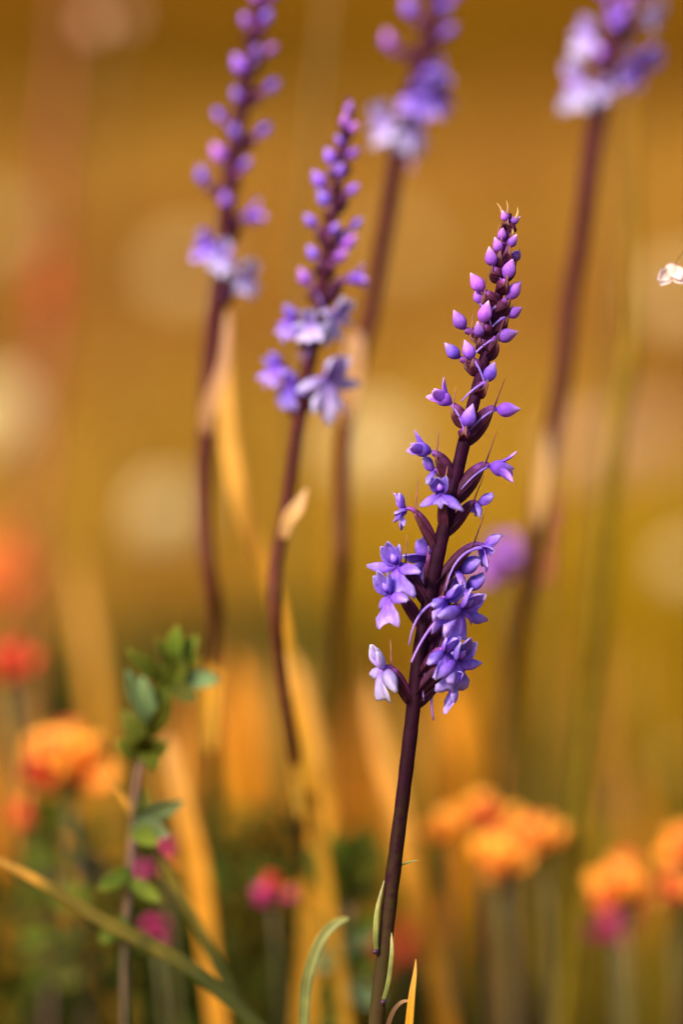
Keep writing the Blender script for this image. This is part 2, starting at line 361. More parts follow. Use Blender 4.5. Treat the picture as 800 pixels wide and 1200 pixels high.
def petal(mb, o, d, nrm, L, W, curl, cup, shape=1.0, tipw=.0, ripple=.1, n=9, m=7, th=.00018, r=rng):
    """o origin, d growth direction, nrm upper-side normal; curl bends towards nrm; cup curves the cross-section"""
    d = d.normalized(); s = d.cross(nrm).normalized(); nn = s.cross(d)
    G = []; p = o.copy(); a = 0; ph = r.uniform(0, 6)
    for i in range(n):
        u = i / (n - 1)
        wd = W * .5 * max(math.sin(math.pi * min(.985, (.10 + .90 * u ** shape))) ** .75, .05 if i < n - 1 else .03 + tipw)
        t = d * math.cos(a) + nn * math.sin(a); b = nn * math.cos(a) - d * math.sin(a)
        G.append([p + s * (wd * v) + b * (cup * wd * v * v + ripple * wd * math.sin(ph + 5 * u + 4 * v) * u) for v in [-1 + 2 * j / (m - 1) for j in range(m)]])
        p = p + t * (L / (n - 1)); a += curl / (n - 1)
    sheet(mb, G, th)
def lip(mb, o, d, nrm, L, spread, curl, r=rng):
    d = d.normalized(); s = d.cross(nrm).normalized(); nn = s.cross(d)
    n, m = 9, 13; G = []; ph = r.uniform(0, 6)
    for i in range(n):
        u = i / (n - 1); row = []
        for j in range(m):
            v = -1 + 2 * j / (m - 1); th_ = v * spread
            R = L * (.88 + .13 * math.cos(2 * math.pi * v / .74) + .05 * math.sin(9 * v + ph)) * (1 - .10 * v * v)
            rr = .0004 + R * u
            along = rr * math.cos(th_); side = rr * math.sin(th_)
            a = curl * u
            row.append(o + s * side + d * (along * math.cos(a * .6)) + nn * (along * math.sin(a * .6) - .18 * side * side / L + L * .13 * math.sin(ph + 5 * v + 2 * u) * u * u))
        G.append(row)
    sheet(mb, G, .00018)

def flower(root, A, c, out, up, size, r, detail=2, pale=False, spurs=True, openness=1.0, roll=0.0, bract_mat='bract', lipk=1.0):
    """one open flower: hood mesh is the part; sepals, lip, spur, ovary and bract hang below it. size in m = flower width"""
    f, l, u = frame(out, up)
    roll += r.uniform(-.32, .32)
    if roll:
        q = Matrix.Rotation(roll, 3, f); l = q @ l; u = q @ u
    k = size / .0100
    pm = MATS['petal_pale' if pale else 'petal']; lm = MATS['petal_pale' if pale else 'lip']
    hood = MB()
    # dorsal sepal and the two petals close over the column
    petal(hood, c, (u * .95 + f * .15), f, .0044 * k, .0034 * k, r.uniform(.8, 1.5), .6, r=r, ripple=.14)
    for s in (-1, 1):
        petal(hood, c + l * (s * .0003 * k), (u * .75 + l * (s * .55) + f * .2), f - l * (s * .7), .0040 * k, .0025 * k, r.uniform(.5, 1.3), .5, r=r, ripple=.16)
    fl = hood.build('flower', pm, root)
    if detail > 1:
        cb = MB(); bud_mesh(cb, c + u * (.0009 * k) + f * (.0008 * k), u * .7 + f * .7, .0017 * k, .0013 * k, seg=8); cb.build('column', MATS['bud_violet'], fl)
    for s in (-1, 1):
        sp = MB()
        petal(sp, c, l * s * openness + f * (.25 + .5 * (1 - openness)) + u * (r.uniform(-.45, .22)), u * .8 + f * .5, .0050 * k * r.uniform(.85, 1.12), .0024 * k, -.7 * r.uniform(.3, 1.7), -.85, r=r, tipw=.22, ripple=.22)
        sp.build('sepal', pm, fl)
    lb = MB(); lip(lb, c - u * (.0002 * k), (-u * .85 + f * .55), f + u * .3, .0056 * k * lipk * r.uniform(.92, 1.08), .78, -.5 + r.uniform(-.5, .6), r=r); lb.build('lip', lm, fl)
    if spurs and r.random() < .55:
        sb = MB(); e = c - f * (.0042 * k) - u * (.0098 * k) + l * (r.uniform(-.003, .003)) - FWD * .003
        pts = bez(c - u * .0003, c - f * (.003 * k) - u * (.0012 * k), c - f * (.0050 * k) - u * (.0045 * k) - FWD * .003, e, 12)
        tube(sb, pts, [.00036 * k * (1 - .6 * i / 12) for i in range(13)], 7); sb.build('spur', MATS['spur'], fl)
    ovary(fl, root, A, c, f, up, .00066 * (.6 + .4 * k), bract_mat)
    return fl
def ovary(part, root, A, c, f, up, rad, bract_mat='bract', bract_len=1.25, bw=.0011):
    h = c - A; L = h.length
    side = (h - up * h.dot(up)); side = side.normalized() if side.length > 1e-6 else f
    pts = bez(A - side * .0008, A + up * (L * .38) + side * (L * .12), c - f * (L * .22) + up * (L * .10), c - f * .0002, 12)
    prof = [.75, .9, 1.05, 1.2, 1.28, 1.3, 1.25, 1.12, .95, .78, .68, .62, .58]
    ob = MB(); tube(ob, pts, [rad * q for q in prof], 9, ribs=.12); ob.build('ovary', MATS['ovary'], part)
    # lance-shaped bract on the outer side of the ovary, its thread-like tip standing free
    bp = []
    for i in range(9):
        tg = (pts[i + 1] - pts[max(i - 1, 0)]).normalized(); o = side - tg * side.dot(tg)
        o = (o.normalized() if o.length > .15 else -up); o = (o * .8 - FWD * .45 * (1 if i % 2 == 0 else 1)).normalized()
        bp.append(pts[i] + o * (rad * prof[i] * (.75 + .06 * i)))
    q0 = bp[-1]
    for i in range(1, 5): bp.append(q0 + up * (L * (bract_len - .75) * i / 4 + .0006 * i) + side * (L * .03 * i))
    wp = [.6, .85, 1, 1, .92, .8, .64, .48, .34, .22, .14, .09, .05]
    bb = MB(); ribbon(bb, [(p, bw * q) for p, q in zip(bp, wp)], face=(side * .8 - FWD * .6).normalized(), n=12, m=5, fold=.7, th=.00016)
    bb.build('bract', MATS[bract_mat], part)
def bud(root, A, c, axis, up, L, W, r, violet=False, spurs=True, open_=0.0, f=None):
    mb = MB(); bud_mesh(mb, c, axis, L, W, open_)
    if open_ > .4:   # sepals beginning to part
        a = axis.normalized()
        for k in range(3):
            q = Matrix.Rotation(k * 2.1 + r.uniform(0, 1), 3, a); s = q @ a.orthogonal().normalized()
            petal(mb, c + s * (W * .3) - a * (L * .2), a + s * .5, -s, L * .95, W * .8, -.4, .4, r=r)
    bo = mb.build('bud', MATS['bud_violet' if violet else 'bud'], root)
    base = c - axis.normalized() * (L * .44)
    if spurs and r.random() < .4:
        sb = MB(); side = axis - up * axis.dot(up); side = side.normalized() if side.length > 1e-5 else RGT
        e = base - side * (L * .9) - up * (L * 1.15) - FWD * .0012
        pts = bez(base, base - side * (L * .35) - up * (L * .25) - FWD * .0012, base - side * (L * .65) - up * (L * .65) - FWD * .0016, e, 8)
        tube(sb, pts, [.00030 * (1 - .5 * i / 8) for i in range(9)], 6); sb.build('spur', MATS['spur'], bo)
    ovary(bo, root, A, base, axis, up, .00092 * (.5 + .5 * W / .0024), bract_len=1.1 + .35 * r.random(), bw=.0011)
    return bo

def axis_at(S, py):
    """point and local up on the sampled axis [(px, py, d, hw)] (py falls towards the tip)"""
    for a, b in zip(S, S[1:]):
        if (a[1] - py) * (b[1] - py) <= 0 and a[1] != b[1]:
            t = (py - a[1]) / (b[1] - a[1]); q = [a[i] + (b[i] - a[i]) * t for i in range(4)]
            return P(q[0], q[1], q[2]), (P(*b[:3]) - P(*a[:3])).normalized(), q[0], q[2]
    q = S[-1] if py < S[-1][1] else S[0]
    a, b = (S[-2], S[-1]) if py < S[-1][1] else (S[0], S[1])
    return P(*q[:3]), (P(*b[:3]) - P(*a[:3])).normalized(), q[0], q[2]

def orchid(label, stem, els, seed, stem_mat='orchid_stem', pale=False, detail=2, group=None, scale=1.0):
    """stem: [(px, py, d, halfwidth px)] from the lowest seen point to the tip; els: (px, py, towards mm, kind, size px, [opts])"""
    r = random.Random(seed)
    low = P(*stem[0][:3])
    dx = (P(*stem[0][:3]) - P(*stem[1][:3])); dx.z = 0
    base = Vector((low.x + dx.x * .8, low.y - .02, 0)); base.z = -.006
    root = thing('orchid', base, label, 'orchid', group)
    S = [tuple(q) for q in spline([tuple(map(float, s)) for s in stem], 8 * (len(stem) - 1))]
    W = [P(*q[:3]) for q in S]; R = [px2m(q[3], q[2]) for q in S]
    # below the frame the stem goes on into the ground
    d0 = (W[0] - W[1]).normalized()
    mid = low + d0 * (low.z * .45); mid = Vector((mid.x, (mid.y + base.y) / 2, low.z * .5))
    lower = bez(base, Vector((base.x, base.y, low.z * .35)), mid * .5 + low * .5, low, 14)[:-1]
    pts = lower + W; rad = [R[0] * 1.12] * len(lower) + R
    mb = MB()
    tube(mb, lower, rad[:len(lower)], 14, cap=True, t0=0, t1=.02)
    k = len(mb.v)
    mb = MB()
    n = len(pts); nl = len(lower)
    tube(mb, pts, [a * (1 + .05 * math.sin(i * 1.7) * r.random()) for i, a in enumerate(rad)], 14, ribs=.05)
    tt = [0.0 if i < nl else (i - nl) / (n - nl - 1) for i in range(n) for _ in range(14)]
    mb.t = tt + [0.0, 1.0]
    mb.build('stem', MATS[stem_mat], root)
    for e in els:
        px, py, tw, kind, sz = e[:5]; op = e[5] if len(e) > 5 else {}
        drop = op.get('drop', {'bud': 26, 'open': 34, 'flower': 42, 'tip': 12}[kind]) * scale
        A, up, ax, d = axis_at(S, py + drop)
        Ac, up2, axc, dc = axis_at(S, py)
        c = P(px, py, dc - tw * .001)
        o = c - Ac; o = o - up * o.dot(up)
        o = o.normalized() if o.length > .0004 else -FWD
        if 'yaw' in op: o = (Matrix.Rotation(math.radians(op['yaw']), 3, up) @ o)
        m = px2m(sz, dc) * ((1.28 if detail > 1 else 1.2) if kind == 'flower' else (1.06 if detail > 1 else .9)) * (r.uniform(.95, 1.06) if detail > 1 else r.uniform(.74, 1.14))
        if kind == 'bud' or kind == 'tip':
            axd = (o * op.get('out', .7) * r.uniform(.6, 1.4) + up * op.get('up', .75) + Vector((r.uniform(-.2, .2), r.uniform(-.2, .2), r.uniform(-.2, .2)))).normalized()
            A = A + o * .0007
            bud(root, A, c, axd, up, m, m * op.get('w', .62), r, violet=op.get('v', py > 400 or (detail < 2 and kind == 'bud' and r.random() < .6)), spurs=op.get('spur', kind != 'tip'))
        elif kind == 'open':
            axd = (o * op.get('out', .9) + up * op.get('up', .3)).normalized()
            bud(root, A + o * .0009, c, axd, up, m, m * .62, r, violet=True, open_=.8)
        else:
            ff = (o * 1.0 - up * op.get('down', .12) - FWD * (.8 if detail < 2 else 0)).normalized()
            flower(root, A + o * .001, c, ff, up, m, r, detail, pale=op.get('pale', pale), spurs=op.get('spur', tw >= 0), openness=op.get('open', 1.0), lipk=op.get('lip', 1.0), roll=math.radians(op.get('roll', 0)))
    return root, S

D0 = FOCUS
main_stem = [(434, 1260, D0, 9.5), (440, 1200, D0, 9.3), (450, 1115, D0, 9.2), (461, 1020, D0, 8.8), (472, 930, D0, 8.4), (482, 850, D0, 8.6), (491, 770, D0, 8.8), (501, 710, D0, 8.8),
             (513, 650, D0, 8.6), (525, 600, D0, 8.2), (537, 545, D0, 7.8), (550, 490, D0, 7.4), (563, 440, D0, 7.0), (577, 380, D0, 6.0), (588, 320, D0, 4.4), (595, 272, D0, 3.4), (597, 250, D0, 2.4)]
main_els = [
    # the crown of small pointed buds
    (591, 254, 1.2, 'tip', 15), (603, 258, .8, 'tip', 14), (588, 275, .6, 'bud', 16, {'out': .3}), (583, 288, 1.3, 'bud', 19, {'out': .35}), (600, 283, 1.6, 'bud', 17, {'out': .3}),
    (575, 302, 1.2, 'bud', 23, {'out': .45}), (596, 316, 2.0, 'bud', 24, {'out': .3}), (604, 300, -1.2, 'bud', 18, {'out': .3}),
    (559, 332, .6, 'bud', 25, {'out': .75}), (560, 348, -.8, 'bud', 19, {'out': .5}), (601, 341, .6, 'bud', 25, {'out': .3}), (568, 367, 2.3, 'bud', 25, {'out': .15, 'up': 1}),
    (602, 366, -.6, 'bud', 21, {'out': .8}), (538, 376, .4, 'bud', 25, {'out': .8}), (561, 387, 2.0, 'bud', 19, {'out': .3}), (593, 393, .8, 'bud', 25, {'out': .8, 'up': .6}),
    (530, 412, .3, 'bud', 25, {'out': .7}), (549, 411, 1.4, 'bud', 23, {'out': .8}), (574, 437, 2.4, 'bud', 25, {'out': .25, 'up': 1, 'v': True}), (586, 362, -2.5, 'bud', 19, {'out': .4}),
    (519, 466, .3, 'open', 27, {'up': .45}), (594, 480, .2, 'bud', 26, {'out': 1, 'up': .18, 'drop': 40}), (549, 489, 2.6, 'bud', 27, {'out': .2, 'up': .9}),
    (494, 526, .4, 'open', 25, {'out': 1, 'up': .15, 'drop': 38}), (586, 548, .2, 'open', 27, {'out': 1, 'up': .08, 'drop': 42}),
    (508, 551, -1.8, 'flower', 42, {'drop': 34, 'lip': .5}), (517, 577, 3.8, 'flower', 50, {'yaw': 12, 'lip': .42}), (560, 590, -1.6, 'flower', 44, {'drop': 36, 'lip': .55}),
    (474, 596, .3, 'flower', 44, {'open': .6, 'lip': .7, 'roll': 15, 'drop': 50}), (567, 640, .2, 'flower', 50, {'open': .7, 'lip': .75, 'drop': 48}),
    (466, 662, 1.8, 'flower', 60, {'yaw': 35, 'drop': 48}), (500, 652, -4.0, 'flower', 54), (458, 696, 2.2, 'flower', 58, {'yaw': 15, 'drop': 40}),
    (537, 668, -1.8, 'flower', 60, {'drop': 46}), (541, 712, 3.0, 'flower', 62, {'yaw': -15, 'drop': 40}), (517, 745, -2.0, 'flower', 58), (534, 773, 2.4, 'flower', 64, {'yaw': -25, 'drop': 42}),
    (529, 792, -1.6, 'flower', 56, {'drop': 36}), (450, 782, 1.2, 'flower', 60, {'yaw': 12, 'drop': 44, 'pale': True}), (546, 690, -3.0, 'flower', 54, {'drop': 40}), (522, 702, 3.6, 'flower', 50, {'yaw': 20, 'drop': 36}), (520, 762, 3.2, 'flower', 54, {'yaw': -10, 'drop': 34})]
main, S0 = orchid('slender violet orchid with a dark maroon stem standing in front of the other orchids', main_stem, main_els, 11, group=None)
# hair-thin pale tips over the crown
for a, b in (((594, 250), (593, 235)), ((604, 256), (606, 243)), ((599, 276), (600, 268)), ((588, 250), (582, 238))):
    q = MB(); p0, p1 = P(*a, D0 - .0015), P(*b, D0 - .0015)
    ribbon(q, [(p0, .00026), (p0.lerp(p1, .5) + RGT * .0002, .0002), (p1, .00004)], n=6, m=3, th=.0001); q.build('bract', MATS['tip_pale'], main)
# clasping leaves and nodes low on the stem
q = MB(); ribbon(q, [(P(441, 1117, D0 - .0016), .0004), (P(440, 1095, D0 - .002), .0005), (P(442, 1065, D0 - .0018), .0004), (P(450, 1032, D0 - .0012), .0001)], n=14); q.build('leaf_sheath', MATS['leaf_sheath'], main)
q = MB(); ribbon(q, [(P(449, 1172, D0 - .0018), .0004), (P(455, 1150, D0 - .0018), .00045), (P(459, 1115, D0 - .0014), .0004), (P(458, 1090, D0 - .0010), .0001)], n=14); q.build('leaf_sheath', MATS['leaf_sheath'], main)
for a in ((440, 1115), (449, 1174)):
    q = MB(); bud_mesh(q, P(*a, D0 - .0018), RGT * .6 + UPV * .5, .0016, .0010); q.build('node', MATS['leaf_node'], main)
q = MB(); ribbon(q, [(P(468, 1014, D0), .00025), (P(480, 1010, D0 - .001), .0002), (P(490, 1008, D0 - .001), .00005)], n=6, m=3, th=.00015); q.build('leaf_sheath', MATS['leaf_sheath'], main)

dA, dB, dC, dD = .626, .598, .648, .656
stemA = [(250, 1010, .76, 8), (248, 900, .71, 8), (247, 800, .665, 8), (252, 720, .635, 9), (245, 670, dA, 10), (240, 615, dA, 10), (239, 550, dA, 10), (243, 490, dA, 10.5), (248, 420, dA, 11), (256, 340, dA, 10.5), (262, 280, dA, 10),
         (272, 200, dA, 9), (286, 110, dA, 8), (300, 30, dA, 7), (310, -30, dA, 6), (316, -80, dA, 3)]
elsA = [(281, 76, .5, 'bud', 30), (278, 112, 1, 'bud', 28), (257, 135, 0, 'bud', 27), (257, 180, 1, 'bud', 30), (237, 206, 0, 'bud', 28), (287, 193, 2.5, 'bud', 28), (309, 153, 0, 'bud', 30), (319, 101, .5, 'bud', 24), (317, 58, .6, 'bud', 26),
        (265, 234, 1.5, 'bud', 28), (294, 253, -2, 'open', 26), (244, 284, 1, 'flower', 52), (262, 298, 3.5, 'flower', 50, {'pale': True}), (287, 322, 1.6, 'flower', 58, {'pale': True, 'roll': -10}),
        (300, 60, 2.5, 'bud', 24), (288, 24, .5, 'bud', 26), (312, 20, 1.8, 'bud', 24), (300, -5, 1, 'bud', 22), (324, -10, 1, 'bud', 22), (276, 155, 2.2, 'bud', 26), (272, 262, -2, 'bud', 26)]
oA, SA = orchid('tall violet orchid with a kinked brown stem and a straw-coloured blade crossing behind it', stemA, elsA, 21, 'orchid_stem_brown', detail=1)
stemB = [(362, 1040, .72, 7), (352, 950, .65, 7.5), (343, 870, .62, 8), (329, 790, .607, 8), (322, 720, dB, 8.5), (323, 665, dB, 8.5), (333, 610, dB, 8.5), (343, 540, dB, 8.5), (354, 470, dB, 9), (363, 420, dB, 8.5), (373, 360, dB, 8), (383, 300, dB, 7.5), (392, 240, dB, 7), (401, 180, dB, 6), (406, 140, dB, 4.5), (409, 116, dB, 2.5)]
elsB = [(409, 128, 1, 'tip', 24), (404, 142, 1.2, 'tip', 22), (412, 150, .5, 'tip', 22), (398, 165, 1, 'bud', 22), (387, 184, .5, 'bud', 24), (399, 200, 2, 'bud', 25), (413, 180, .3, 'bud', 22), (374, 211, .3, 'bud', 26), (380, 233, 1, 'bud', 25), (413, 222, .6, 'bud', 25),
        (364, 259, .2, 'bud', 26), (418, 262, .2, 'bud', 25), (409, 284, 1.2, 'bud', 25), (367, 297, .8, 'bud', 28), (392, 268, 2.2, 'bud', 22), (399, 300, 1.5, 'bud', 26), (357, 325, .3, 'bud', 26), (417, 326, 0, 'open', 30),
        (343, 374, .6, 'flower', 50), (364, 378, 4.0, 'flower', 46, {'pale': True}), (394, 366, .5, 'flower', 54, {'pale': True}), (326, 428, .2, 'flower', 50), (342, 452, 1.0, 'flower', 50), (384, 442, 1.8, 'flower', 66, {'pale': True, 'roll': 12})]
oB, SB = orchid('shorter violet orchid with a pink-tipped spike and two tiers of open pale flowers', stemB, elsB, 31, 'orchid_stem_brown', detail=1)
stemC = [(386, 900, .84, 8), (392, 820, .74, 8.5), (396, 730, .68, 9), (400, 660, dC, 9.5), (400, 600, dC, 9.5), (402, 540, dC, 9.5), (408, 480, dC, 9.5), (418, 430, dC, 9.5), (433, 375, dC, 9.5), (444, 310, dC, 9.5), (455, 245, dC, 9.5), (466, 180, dC, 9.5), (478, 120, dC, 9), (497, 60, dC, 8), (514, 0, dC, 7), (528, -60, dC, 6), (540, -120, dC, 3)]
elsC = [(455, 48, .2, 'bud', 32), (480, 10, 1, 'bud', 30), (525, 36, .2, 'bud', 28), (503, 86, 2.5, 'open', 32), (508, 108, 1.5, 'flower', 58), (488, 112, 3, 'flower', 46), (452, 142, .2, 'flower', 50, {'pale': True}), (484, 152, 1.5, 'flower', 46, {'pale': True, 'spur': False}),
        (520, 8, 1.5, 'bud', 28), (535, -8, .3, 'bud', 26), (505, -15, 1, 'bud', 28)]
oC, SC = orchid('violet orchid with a long bare reddish stem between the pink-tipped orchid and the front one', stemC, elsC, 41, 'orchid_stem_brown', detail=1)
stemD = [(588, 930, .88, 9), (596, 840, .76, 9.5), (606, 760, .69, 10), (616, 700, .665, 10.5), (625, 640, dD, 11), (633, 580, dD, 11.5), (645, 520, dD, 11), (655, 460, dD, 11), (662, 410, dD, 11), (668, 350, dD, 11), (678, 295, dD, 10.5), (686, 240, dD, 10.5), (695, 170, dD, 10.5), (705, 110, dD, 10), (720, 40, dD, 9.5), (735, -30, dD, 8), (750, -100, dD, 4)]
elsD = [(690, 38, 1, 'flower', 46, {'pale': True}), (678, 96, 1.0, 'flower', 62, {'pale': True}), (702, 62, 2.5, 'bud', 28), (748, 74, .4, 'flower', 60, {'roll': -20}), (720, 24, 3, 'open', 34), (765, 14, .2, 'flower', 46, {'pale': True}), (706, 102, 3.2, 'flower', 36, {'pale': True}), (735, 2, 2, 'bud', 28), (756, -14, 0, 'bud', 28), (706, -10, 1, 'bud', 28)]
oD, SD = orchid('violet orchid with a thick reddish brown stem leaning over the front spike', stemD, elsD, 51, 'orchid_stem_brown', detail=1)
# dry leaf sheaths on the blurred orchids' stems
def sheath(root, pts, d, hw, m='dry_sheath'):
    q = MB(); n = len(pts)
    ribbon(q, [(P(x, y, d), px2m(hw * w, d)) for (x, y), w in zip(pts, [.6, 1, 1, .8, .5, .1][:n - 1] + [.05])], n=16, th=.0004, fold=.5); q.build('leaf_sheath', MATS[m], root)
sheath(oA, [(244, 510), (242, 490), (250, 465), (262, 430), (266, 390), (268, 362)], dA - .003, 9)
sheath(oA, [(246, 880), (246, 830), (248, 780), (252, 740), (258, 700)], .655, 9, 'bright_straw')
sheath(oB, [(332, 632), (338, 610), (348, 595), (360, 572)], dB - .002, 8)
sheath(oB, [(352, 960), (346, 900), (343, 850), (340, 800), (338, 765)], .625, 8, 'bright_straw')
sheath(oC, [(400, 500), (405, 470), (412, 440), (416, 400), (418, 388)], dC - .003, 12)
sheath(oD, [(628, 620), (632, 585), (636, 545), (640, 500)], dD - .004, 8)

# ------------------------------------------------------------------ grass blades one can tell apart
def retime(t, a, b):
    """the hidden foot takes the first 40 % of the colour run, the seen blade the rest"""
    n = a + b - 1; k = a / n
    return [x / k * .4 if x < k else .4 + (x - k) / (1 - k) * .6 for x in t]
def blade(label, pts, d, m, group=None, d_end=None, fold=.25, twist=0.0, th=.0004, parent=None):
    """pts [(px, py, halfwidth px)] from the lowest seen point to the tip; goes on down to the ground"""
    n = len(pts); dd = [d + ((d_end or d) - d) * i / (n - 1) for i in range(n)]
    C = [(P(x, y, q), px2m(w_, q)) for (x, y, w_), q in zip(pts, dd)]
    low = C[0][0]; dr = (C[0][0] - C[1][0]).normalized()
    if dr.z > -.35: dr = (dr + Vector((0, 0, -.6))).normalized()
    kx = min(.12, low.z * .5)
    p1 = low + dr * kx; base = Vector((p1.x + dr.x * .03, p1.y + .01, -.006))
    S = spline(C, 10 * (n - 1))
    d0 = (S[0][0] - S[1][0]).normalized() * min(low.z * .35, .1)
    pre = [(p, S[0][1] * (.7 + .3 * i / 14)) for i, p in enumerate(bez(base, Vector((base.x, base.y, low.z * .3)), low + d0, low, 14))][:-1]
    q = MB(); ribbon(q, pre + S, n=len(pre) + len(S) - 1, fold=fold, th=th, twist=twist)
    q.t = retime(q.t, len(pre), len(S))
    if parent is None: parent = thing('grass_plant', base, label, 'grass', group)
    q.build('blade', MATS[m], parent)
    return parent
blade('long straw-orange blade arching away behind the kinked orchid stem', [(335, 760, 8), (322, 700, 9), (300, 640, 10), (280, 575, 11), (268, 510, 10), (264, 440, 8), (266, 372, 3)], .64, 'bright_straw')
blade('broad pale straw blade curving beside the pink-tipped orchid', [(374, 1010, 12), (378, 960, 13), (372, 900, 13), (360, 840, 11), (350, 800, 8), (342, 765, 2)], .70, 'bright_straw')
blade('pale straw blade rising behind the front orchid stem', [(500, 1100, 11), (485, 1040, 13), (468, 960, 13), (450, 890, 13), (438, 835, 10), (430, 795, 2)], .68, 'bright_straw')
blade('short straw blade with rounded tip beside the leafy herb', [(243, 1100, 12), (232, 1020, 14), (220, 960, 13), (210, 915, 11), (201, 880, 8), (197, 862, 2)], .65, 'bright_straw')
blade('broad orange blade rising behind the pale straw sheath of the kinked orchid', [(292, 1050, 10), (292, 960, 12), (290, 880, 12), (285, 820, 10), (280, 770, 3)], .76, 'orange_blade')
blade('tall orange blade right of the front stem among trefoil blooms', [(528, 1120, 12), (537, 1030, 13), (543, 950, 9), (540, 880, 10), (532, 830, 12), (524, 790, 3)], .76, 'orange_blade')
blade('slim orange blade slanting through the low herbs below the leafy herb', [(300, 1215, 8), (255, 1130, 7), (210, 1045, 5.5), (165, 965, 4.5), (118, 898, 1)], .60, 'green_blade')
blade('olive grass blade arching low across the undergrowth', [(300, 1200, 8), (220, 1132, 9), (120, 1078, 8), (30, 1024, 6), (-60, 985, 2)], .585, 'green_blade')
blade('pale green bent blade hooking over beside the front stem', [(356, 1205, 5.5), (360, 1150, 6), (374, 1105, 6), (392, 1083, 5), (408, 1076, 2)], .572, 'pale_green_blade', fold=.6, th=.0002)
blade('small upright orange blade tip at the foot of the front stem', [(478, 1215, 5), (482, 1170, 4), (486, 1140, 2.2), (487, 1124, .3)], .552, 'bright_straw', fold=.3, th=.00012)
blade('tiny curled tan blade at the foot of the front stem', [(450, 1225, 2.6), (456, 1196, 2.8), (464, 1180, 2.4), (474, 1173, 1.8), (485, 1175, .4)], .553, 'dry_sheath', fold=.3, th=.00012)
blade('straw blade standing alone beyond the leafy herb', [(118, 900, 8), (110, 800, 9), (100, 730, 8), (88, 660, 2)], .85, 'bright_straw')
r2 = random.Random(99)
# further blades standing in loose tufts, farther back and softer
def tuft_place(x):
    for lim, wd in ((110, 'past the large orange trefoil bloom'), (235, 'behind the leafy herb'), (310, 'behind the kinked orchid stem'), (420, 'behind the pink-tipped orchid'), (560, 'behind the front orchid stem'), (680, 'around the reddish brown orchid stem'), (2000, 'beyond the bent ochre stalk')):
        if x < lim: return wd
def tuft(x, d, top, n, m, spread=16):
    c = P(x, top + 200, d); base = Vector((c.x, c.y + .01, -.006))
    col = {'straw_blade': 'straw-coloured', 'orange_blade': 'orange', 'olive_blade': 'olive'}[m]
    lb = '%s grass tuft of upright blades %s' % (col, tuft_place(x))
    root = thing('grass_tuft', base, lb, 'grass', lb.replace('grass tuft', 'grass tufts'))
    for k in range(n):
        xx = x + r2.uniform(-spread, spread); tt = top + r2.uniform(-20, 110) * (k > 0); ln = r2.uniform(-28, 34); hw = r2.uniform(5, 11) / d * .9
        blade('', [(xx, tt + 260, hw), (xx + ln * .3, tt + 160, hw * 1.1), (xx + ln * .6, tt + 70, hw * .9), (xx + ln, tt, .5)], d + r2.uniform(-.02, .02), m, parent=root)
tufts = [(205, 1.0, 800), (255, .9, 810), (310, .85, 790), (330, 1.05, 740), (425, .95, 810), (470, 1.1, 800), (575, .95, 830), (600, 1.1, 780), (655, 1.15, 760), (690, .95, 830), (745, 1.1, 700), (770, 1.0, 810), (30, 1.05, 800), (150, 1.15, 760),
         (60, .95, 850), (270, 1.1, 740), (545, 1.15, 740), (715, 1.2, 740), (800, 1.1, 770), (-10, .95, 840), (395, 1.15, 750), (240, 1.2, 750), (500, .9, 880), (635, .9, 880), (345, .8, 860), (265, .78, 880), (120, .9, 900), (175, .85, 930), (445, .8, 960), (590, .82, 960), (680, .85, 980), (760, .84, 950)]
for i, (x, d, top) in enumerate(tufts):
    if 480 < x < 700 and d < 1.12: top += 110
    elif x >= 700 and d < 1.12: top += 60
    tuft(x, d if d > .9 else d + .08, top, 4, 'olive_blade' if (d < .9 and i % 2) or (480 < x < 700 and i % 4) or (x >= 700 and i % 3 == 1) else ('straw_blade', 'orange_blade', 'straw_blade', 'olive_blade', 'orange_blade')[i % 5])

# ------------------------------------------------------------------ tall thin stalks
def stalk(label, pts, d, m, head=None, name='grass_stalk', cat='grass stalk', group=None):
    S = spline([(P(x, y, d), px2m(w_, d)) for x, y, w_ in pts], 6 * (len(pts) - 1))
    low = S[0][0]; dr = (S[0][0] - S[1][0]).normalized()
    base = Vector((low.x + dr.x * low.z * .5, low.y + .01, -.006))
    root = thing(name, base, label, cat, group)
    lower = bez(base, Vector((base.x, base.y, low.z * .4)), low + dr * (low.z * .35), low, 10)[:-1]
    q = MB(); tube(q, lower + [s[0] for s in S], [S[0][1]] * len(lower) + [s[1] for s in S], 8); q.build('stem', MATS[m], root)
    return root
stalk('olive ochre grass stalk bent at a joint beyond the reddish brown orchid stem', [(690, 860, 9), (697, 780, 10), (705, 680, 10), (713, 580, 10), (722, 500, 11), (735, 440, 10), (741, 360, 8), (742, 260, 6), (740, 160, 4), (742, 90, 2)], .69, 'ochre_stalk')
stalk('thin brown grass stalk crossing behind the pink-tipped orchid', [(350, 420, 5), (355, 300, 5), (365, 180, 5), (378, 60, 5), (388, -30, 5), (392, -80, 2)], .78, 'plain_stalk')
stalk('thin orange grass stalk rising beside the reddish brown orchid stem', [(715, 480, 6), (722, 380, 6), (728, 280, 6), (732, 180, 5), (736, 80, 4)], .85, 'plain_stalk')
ws = stalk('thread-fine bedstraw stem with one nodding white pink floret cup', [(842, 700, 1.6), (838, 560, 1.5), (834, 430, 1.3), (828, 340, 1.0), (818, 300, .8), (804, 294, .7), (794, 304, .6), (788, 314, .6)], .562, 'plain_stalk', name='bedstraw_plant', cat='flower')
for k, (x, y, a) in enumerate(((784, 319, -1), (788, 314, .3), (781, 322, -.4), (790, 321, .6))):
    q = MB(); c = P(x, y, .562); petal(q, c, RGT * a - UPV * .6 - FWD * .3, -FWD, .0036, .0028, .6, .6, r=r2); q.build('petal', MATS['white_petal'], ws)
